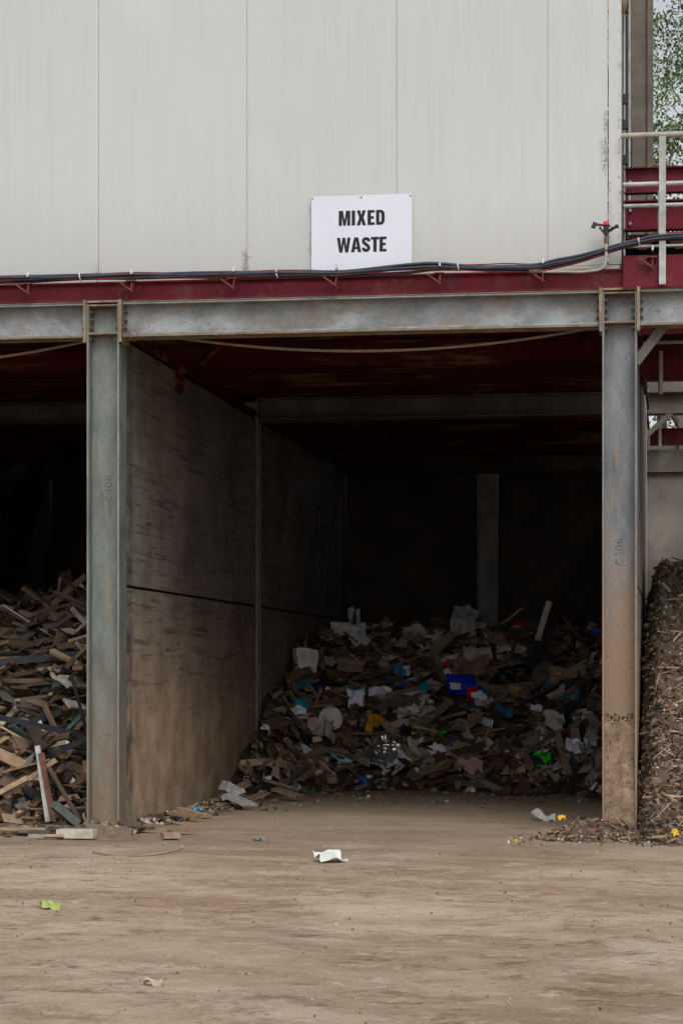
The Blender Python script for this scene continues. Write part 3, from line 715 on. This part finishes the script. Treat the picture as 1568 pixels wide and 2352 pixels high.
for (x,y,z,dims,ry,rz,c) in ((-6.35,.15,.45,(.78,.10,.05),82,10,(.46,.44,.42)),(-6.29,.10,.42,(.70,.03,.06),80,10,(.16,.07,.05)),(-6.12,.1,.36,(.6,.16,.04),60,20,(.09,.06,.045)),(-6.5,.2,.50,(.65,.08,.05),-35,5,(.36,.26,.16)),
    (-6.9,.1,.30,(.9,.09,.05),-28,4,(.44,.32,.20)),(-6.05,-.1,.16,(.3,.2,.08),40,30,(.10,.12,.11)),(-6.2,1.0,1.25,(.62,.3,.03),75,14,(.012,.012,.014)),(-6.6,1.1,1.0,(1.2,.07,.06),12,6,(.02,.025,.035)),(-6.9,2.4,1.75,(1.4,.06,.08),-6,8,(.045,.055,.07)),
    (-6.2,2.2,2.05,(.9,.1,.03),-16,5,(.3,.2,.13)),(-6.35,.7,.75,(.85,.05,.06),-25,5,(.02,.025,.04)),(-6.6,.5,.62,(.5,.3,.02),-15,5,(.25,.16,.09)),(-6.3,3.9,2.75,(1.5,.05,.05),-55,25,(.05,.04,.03)),(-6.5,4.3,2.9,(1.3,.05,.05),-40,5,(.06,.045,.03))):
    mm.obox((x,y,z),dims,Matrix.Rotation(math.radians(rz),3,'Z')@Matrix.Rotation(math.radians(ry),3,'Y'),c)
mm.obj("leaning_timbers",M_DEB,wp)
m=MB()
for k in range(260):
    x=RNG.uniform(-8.2,-5.2); y=RNG.gauss(-.3,.35)
    if y>.0 and x>-5.9: continue
    R=Matrix.Rotation(RNG.uniform(0,6.3),3,'Z')@Matrix.Rotation(RNG.gauss(0,.2),3,'X')
    m.obox((x,y,.03),(RNG.uniform(.04,.32),RNG.uniform(.02,.09),RNG.uniform(.01,.04)),R,pick(WOOD),.05,.4)
m.obj("toe_splinters",M_DEB,wp)

# rubble pile
rp=empty("rubble_pile")
field("pile_body",h_rub,-1.5,4.3,-1.6,7.9,.035,M_RUB,rp,(.115,.078,.054))
RUB=[(8,(.12,.080,.055)),(5,(.175,.122,.085)),(2.2,(.26,.21,.165)),(1.4,(.42,.38,.33)),(.8,(.68,.66,.61)),(1.0,(.055,.042,.033)),(.8,(.27,.12,.075)),(.05,(.6,.4,.02)),(.06,(.03,.2,.3))]
m=MB()
def rub(n,x0,x1,y0,y1,s):
    for k in range(n):
        x=RNG.uniform(x0,x1); y=RNG.uniform(y0,y1); z=h_rub(x,y)
        if z<.0: continue
        if y>-.02 and y<.35 and -.75<x<-.34: continue
        if y>=-.02 and x<-.34 and y>1: continue
        r=min(.075,s*.45*math.exp(RNG.gauss(0,.75)))+.004
        c=pick(RUB)
        if max(c)>.25: r=min(r,.026)
        if RNG.random()<.91: m.chunk((x,y,z-r*.25-.022),r,c,(1,RNG.uniform(.5,1),RNG.uniform(.4,.8)))
        else:
            R,_=surf_rot(h_rub,x,y,.45); m.obox((x,y,z-.01),(RNG.uniform(.05,.24),RNG.uniform(.008,.03),.010),R,pick(BR),.05,.3)
rub(10000,-.36,1.3,-1.4,5.8,.032); rub(3600,-.36,.6,-1.4,1.5,.024); rub(1700,-1.4,-.36,-1.3,-.02,.026); rub(200,-1.4,-.72,0,.9,.024); rub(600,1.3,4.2,-1.4,5.5,.05)
for k in range(420):
    a=RNG.gauss(0,1); x=RNG.uniform(-1.55,1.2); y=-1.0-abs(RNG.gauss(0,.22)) if x>-.4 else RNG.gauss(-.5,.45)
    if y>-.05 and x>-.75: continue
    m.chunk((x,y,.008),.006+.026*RNG.random()**2,pick(RUB),(1,.8,.6))
m.obj("rubble_chunks",M_RUB,rp)
v=[];f=[];c=[];nx,nz=24,90
for j in range(nz+1):
    for i in range(nx+1):
        z=1.22*j/nz; x=-.681+.296*i/nx
        top=.10*noise.noise(Vector((x*9,0,2)))
        yy=.012+.128*(z/(1.12+top))**1.6+.018*noise.noise(Vector((x*7,z*5,0)))+.007*noise.noise(Vector((x*40,z*30,0)))
        v.append((x,min(.152,max(-.01,yy)),z));k=1+.45*noise.noise(Vector((x*14,z*10,7)))+RNG.uniform(-.1,.1);c.append((.27*k,.19*k,.13*k))
for j in range(nz):
    for i in range(nx):
        a=j*(nx+1)+i;f.append((a,a+1,a+nx+2,a+nx+1))
mesh_obj("dirt_in_column",v,f,M_RUB,rp,c,True)
m=MB()
for k in range(150):
    x=RNG.uniform(-.67,-.40);z=RNG.random()**.7*1.12; yy=.012+.128*(z/1.12)**1.6
    if yy>.135 : continue
    m.chunk((x,yy+.004,z),RNG.uniform(.003,.011),pick(RUB),(1,.6,.8))
for k in range(45):
    x=RNG.uniform(-.66,-.41);m.chunk((x,.13,1.12+RNG.uniform(-.05,.06)),RNG.uniform(.006,.016),pick(RUB))
m.obj("dirt_stones",M_RUB,rp)

# ------------------------------------------------------------------ debris along left wall + loose ground scraps
ws=empty("scattered_debris")
m=MB()
for k in range(420):
    y=RNG.uniform(.35,7.4); x=-5.51+abs(RNG.gauss(0,1))*(.11+.045*y)
    r=RNG.random(); R=Matrix.Rotation(RNG.uniform(0,6.3),3,'Z')@Matrix.Rotation(RNG.gauss(0,.3),3,'X')
    if x>-4.3: continue
    if r<.35: m.obox((max(x,-5.36),y,.03),(RNG.uniform(.05,.24),RNG.uniform(.02,.09),RNG.uniform(.01,.03)),R,pick(BR),.05,.3)
    elif r<.5: m.sheet((max(x,-5.4),y,.05),RNG.uniform(.06,.2),RNG.uniform(.05,.14),R,pick(MIXP),.04,3,3,k)
    else: m.chunk((x+.02,y,.01),RNG.uniform(.008,.045),pick(RUB))
for (x,y,z,dims,ry,rz,c) in ((-5.12,1.3,.07,(.34,.14,.035),6,-20,(.26,.17,.11)),(-5.16,1.9,.06,(.42,.1,.03),10,-25,(.34,.24,.155)),(-5.0,3.6,.10,(.34,.22,.04),18,-22,(.40,.39,.37)),(-5.2,4.2,.13,(.30,.2,.06),-20,10,(.46,.45,.43)),
    (-5.3,4.6,.17,(.18,.16,.12),30,40,(.50,.50,.48)),(-4.95,4.4,.09,(.26,.16,.03),-14,50,(.22,.15,.11)),(-4.7,5.2,.10,(.4,.2,.03),12,-30,(.27,.195,.14)),(-4.9,5.9,.16,(.5,.1,.04),16,30,(.22,.15,.11)),
    (-5.4,.0,.05,(.24,.12,.06),4,20,(.14,.10,.07)),(-5.25,.1,.04,(.3,.06,.03),4,28,(.24,.16,.11))):
    m.obox((x,y,z),dims,Matrix.Rotation(math.radians(rz),3,'Z')@Matrix.Rotation(math.radians(ry),3,'Y'),c,.05,.2)
for k in range(160):
    m.chunk((RNG.gauss(-5.68,.14),RNG.gauss(.0,.10),RNG.uniform(0,.06)),RNG.uniform(.01,.045),pick(BR))
for k in range(260):
    y=RNG.gauss(6.2,1.0); x=RNG.uniform(-4.6,-.9)
    if y>7.6: continue
    m.chunk((x,y,.004),RNG.uniform(.006,.03),pick(RUB))
for (x,y,r) in ((-2.0,6.8,.13),(-1.85,6.6,.09),(-2.15,6.6,.08),(-1.7,6.9,.10)):
    for q in range(14): m.chunk((x+RNG.gauss(0,r*.7),y+RNG.gauss(0,r*.7),RNG.uniform(0,.08)),r*RNG.uniform(.3,.6),(.08,.057,.042))
m.obj("wall_foot_debris",M_RUB,ws)
m=MB()
GR=[(5,(.32,.235,.165)),(1.6,(.20,.14,.095)),(2,(.52,.43,.34)),(.3,(.66,.62,.57))]
for k in range(3200):
    y=-.8-13.5*RNG.random(); x=RNG.uniform(-8,3); r=RNG.random()**5*.010+.0025
    m.chunk((x,y,.006),r,pick(GR),(1.4,.9,.5))
m.obj("ground_grit",M_RUB,ws)
wb=empty("wood_offcut")
m=MB(); m.obox((-5.62,-1.25,.05),(.36,.12,.085),Matrix.Rotation(.03,3,'Z'),(.54,.48,.40),.03,.1); m.obox((-5.36,-1.0,.055),(.44,.13,.10),Matrix.Rotation(-.02,3,'Z')@Matrix.Rotation(.1,3,'Y'),(.22,.17,.13),.05,.1)
m.obox((-6.02,-1.15,.04),(.20,.11,.06),Matrix.Rotation(-.6,3,'Z'),(.12,.12,.12),.05); m.obox((-5.95,-1.5,.03),(.16,.05,.012),Matrix.Rotation(.1,3,'Z'),(.34,.38,.36),.1)
m.obox((-5.2,-1.3,.03),(.4,.03,.03),Matrix.Rotation(.1,3,'Z'),(.22,.15,.1)); m.obox((-4.72,-1.2,.04),(.16,.12,.05),Matrix.Rotation(.5,3,'Z'),(.34,.24,.17),.06)
m.obox((-4.75,-.5,.04),(.30,.10,.03),Matrix.Rotation(.7,3,'Z'),(.27,.18,.11),.06); m.obox((-6.35,-.8,.05),(.6,.10,.035),Matrix.Rotation(.06,3,'Z'),(.38,.28,.18),.03)
m.obj("blocks",M_DEB,wb)
tube("bent_strip",[(-4.98,-3.1,.03),(-4.7,-3.22,.015),(-4.45,-3.2,.02),(-4.25,-3.0,.05),(-4.22,-2.95,.06)],.011,M_ROPE,None)
flat=lambda x,y:0.0
def scrap(name,x,y,w,h,mat,tilt,lift,amp,seed): 
    return sheet_item(name,x,y,w,h,mat,tilt,lift,amp,seed,parent=None,hf=flat)
scrap("paper_scrap",-2.86,-3.4,.25,.24,item_mat("receipt_paper",(.60,.62,.56),.8,.15),(14,6,28),.04,.045,51)
scrap("green_leaf_scrap",-4.15,-7.4,.13,.15,item_mat("green_leaf",(.32,.40,.12),.8,.15),(12,8,20),.025,.04,53)
scrap("paper_scrap",-2.62,-10.9,.10,.05,item_mat("tan_paper",(.44,.37,.28),.8,.15),(10,8,5),.018,.025,55)
scrap("paper_scrap",-3.85,-1.2,.13,.08,item_mat("dull_plastic",(.16,.18,.15),.8,.4),(6,10,20),.02,.03,57)
scrap("paper_scrap",-1.38,2.0,.22,.28,item_mat("white_bag_scrap",(.45,.45,.45),.7,.3),(12,8,30),.04,.06,59)
scrap("yellow_scrap",-1.08,-.2,.07,.05,item_mat("yellow_plastic_b",(.65,.42,.02),.4,.1),(40,10,30),.18,.03,61)
scrap("yellow_scrap",.0,-1.1,.05,.07,item_mat("yellow_plastic_c",(.65,.42,.02),.4,.1),(50,10,30),.10,.03,62)

# dry fluff clinging to cladding/steel
fl=empty("dry_plant_debris")
m=MB()
def fluff(xc,yc,zc,sx,sz,n,L=.03):
    for k in range(n):
        p=Vector((RNG.gauss(xc,sx),yc+RNG.uniform(-.012,0),RNG.gauss(zc,sz)))
        d=Vector((RNG.gauss(0,1),RNG.gauss(0,.3),RNG.gauss(0,1))).normalized()*RNG.uniform(.4,1)*L
        m.cyl(p,p+d,.0016,3,r1=.0008)
fluff(-4.235,.05,5.66,.018,.09,90); fluff(-5.75,.05,5.60,.015,.05,30); fluff(-.665,.05,6.65,.022,.10,110); fluff(-.66,.05,6.95,.016,.06,40)
fluff(-.63,.03,6.1,.012,.3,50); fluff(-3.58,.05,5.9,.008,.2,30); fluff(-2.72,.05,5.6,.02,.04,20); fluff(-.53,.03,7.2,.01,1.0,90)
for x in (-6.463,-5.394,-4.357,-3.333,-2.305,-1.30,-.7): fluff(x+.05,-.04,5.45,.05,.05,55,.045)
for k in range(40): fluff(RNG.uniform(-7,-.3),.0,5.40,.06,.06,8,.05)
for k in range(14): fluff(RNG.uniform(-6.8,-.4),-.0,5.0,.06,.02,8,.04)
fluff(XL,.1,5.27,.08,.05,120,.06); fluff(XR,.1,5.27,.08,.05,120,.06); fluff(XL+.22,.0,5.0,.05,.07,90,.06)
m.obj("stalks",M_FLUFF,fl)

# ------------------------------------------------------------------ trees behind
def tree(x,y,hgt,seed,name,r0=.22):
    rr=random.Random(seed); root=empty(name); w=MB(); tips=[]
    def grow(p,d,L,r,lev):
        seg=4
        for i in range(seg):
            d=(d+Vector((rr.gauss(0,.12),rr.gauss(0,.12),.05))).normalized(); q=p+d*L/seg
            w.cyl(p,q,r,7,r1=r*.85); p=q; r*=.85
            if lev>=2 and i>=1: tips.append(p.copy())
        if lev<4:
            for k in range(rr.choice((2,3)) if lev else 6):
                nd=(d*rr.uniform(.5,1)+Vector((rr.gauss(0,.7),rr.gauss(0,.7),rr.uniform(-.2,.5)))).normalized()
                grow(p if k<2 else p-d*L*rr.uniform(.1,.6),nd,L*rr.uniform(.55,.8),r*.7,lev+1)
        else: tips.append(p)
    grow(Vector((x,y,0)),Vector((0,0,1)),hgt*.42,r0,0)
    w.obj("trunk_and_limbs",M_BARK,root)
    l=MB()
    for t in tips:
        k0=rr.uniform(.4,1.6)
        if rr.random()<.15: continue
        for k in range(50):
            p=t+Vector((rr.gauss(0,.22),rr.gauss(0,.22),rr.gauss(0,.14)))
            n=len(l.v); a=Vector((rr.gauss(0,1),rr.gauss(0,1),rr.gauss(-.3,1))).normalized()*rr.uniform(.08,.15); b=a.orthogonal().normalized()*rr.uniform(.02,.04)
            l.v+=[p,p+a*.5+b,p+a,p+a*.5-b]; l.f.append((n,n+1,n+2,n+3)); kk=k0*rr.uniform(.7,1.2); l.c+=[(.070*kk,.115*kk,.032*kk)]*4
    l.obj("foliage",M_LEAF,root)
tree(.6,24,15,3,"gum_tree"); tree(-.8,30,17,9,"gum_tree"); tree(2.6,32,17,21,"gum_tree")

# ------------------------------------------------------------------ world, sun, camera
EL=math.radians(50); AZ=math.radians(160)   # azimuth from +Y clockwise: light arrives from behind the camera, right
wd=D.worlds.new("World"); scene.world=wd; wd.use_nodes=True; nt=wd.node_tree
bg=nt.nodes["Background"]; sky=nt.nodes.new("ShaderNodeTexSky"); sky.sky_type='NISHITA'; sky.sun_disc=False
sky.sun_elevation=EL; sky.sun_rotation=AZ; sky.air_density=1.0; sky.dust_density=3.0
hs=nt.nodes.new("ShaderNodeHueSaturation"); hs.inputs["Saturation"].default_value=.18
nt.links.new(sky.outputs[0],hs.inputs["Color"]); nt.links.new(hs.outputs[0],bg.inputs["Color"]); bg.inputs["Strength"].default_value=.15
L=D.lights.new("Sun",'SUN'); L.energy=1.5; L.angle=math.radians(38); L.color=(1,.98,.95)
so=D.objects.new("sun",L); scene.collection.objects.link(so)
dirv=Vector((math.sin(AZ)*math.cos(EL),math.cos(AZ)*math.cos(EL),math.sin(EL)))
so.rotation_euler=dirv.to_track_quat('Z','Y').to_euler()
so.location=(0,-30,30)
cam=D.cameras.new("Camera"); co=D.objects.new("Camera",cam); scene.collection.objects.link(co)
cam.sensor_fit='VERTICAL'; cam.sensor_height=36; cam.lens=79.3; cam.shift_y=.1548; cam.clip_end=2000; cam.clip_start=.1
co.location=(0,-22.1,1.6); co.rotation_euler=(math.radians(90),0,math.radians(8.4))
scene.camera=co
scene.view_settings.view_transform='Standard'; scene.view_settings.look='None'; scene.view_settings.exposure=0
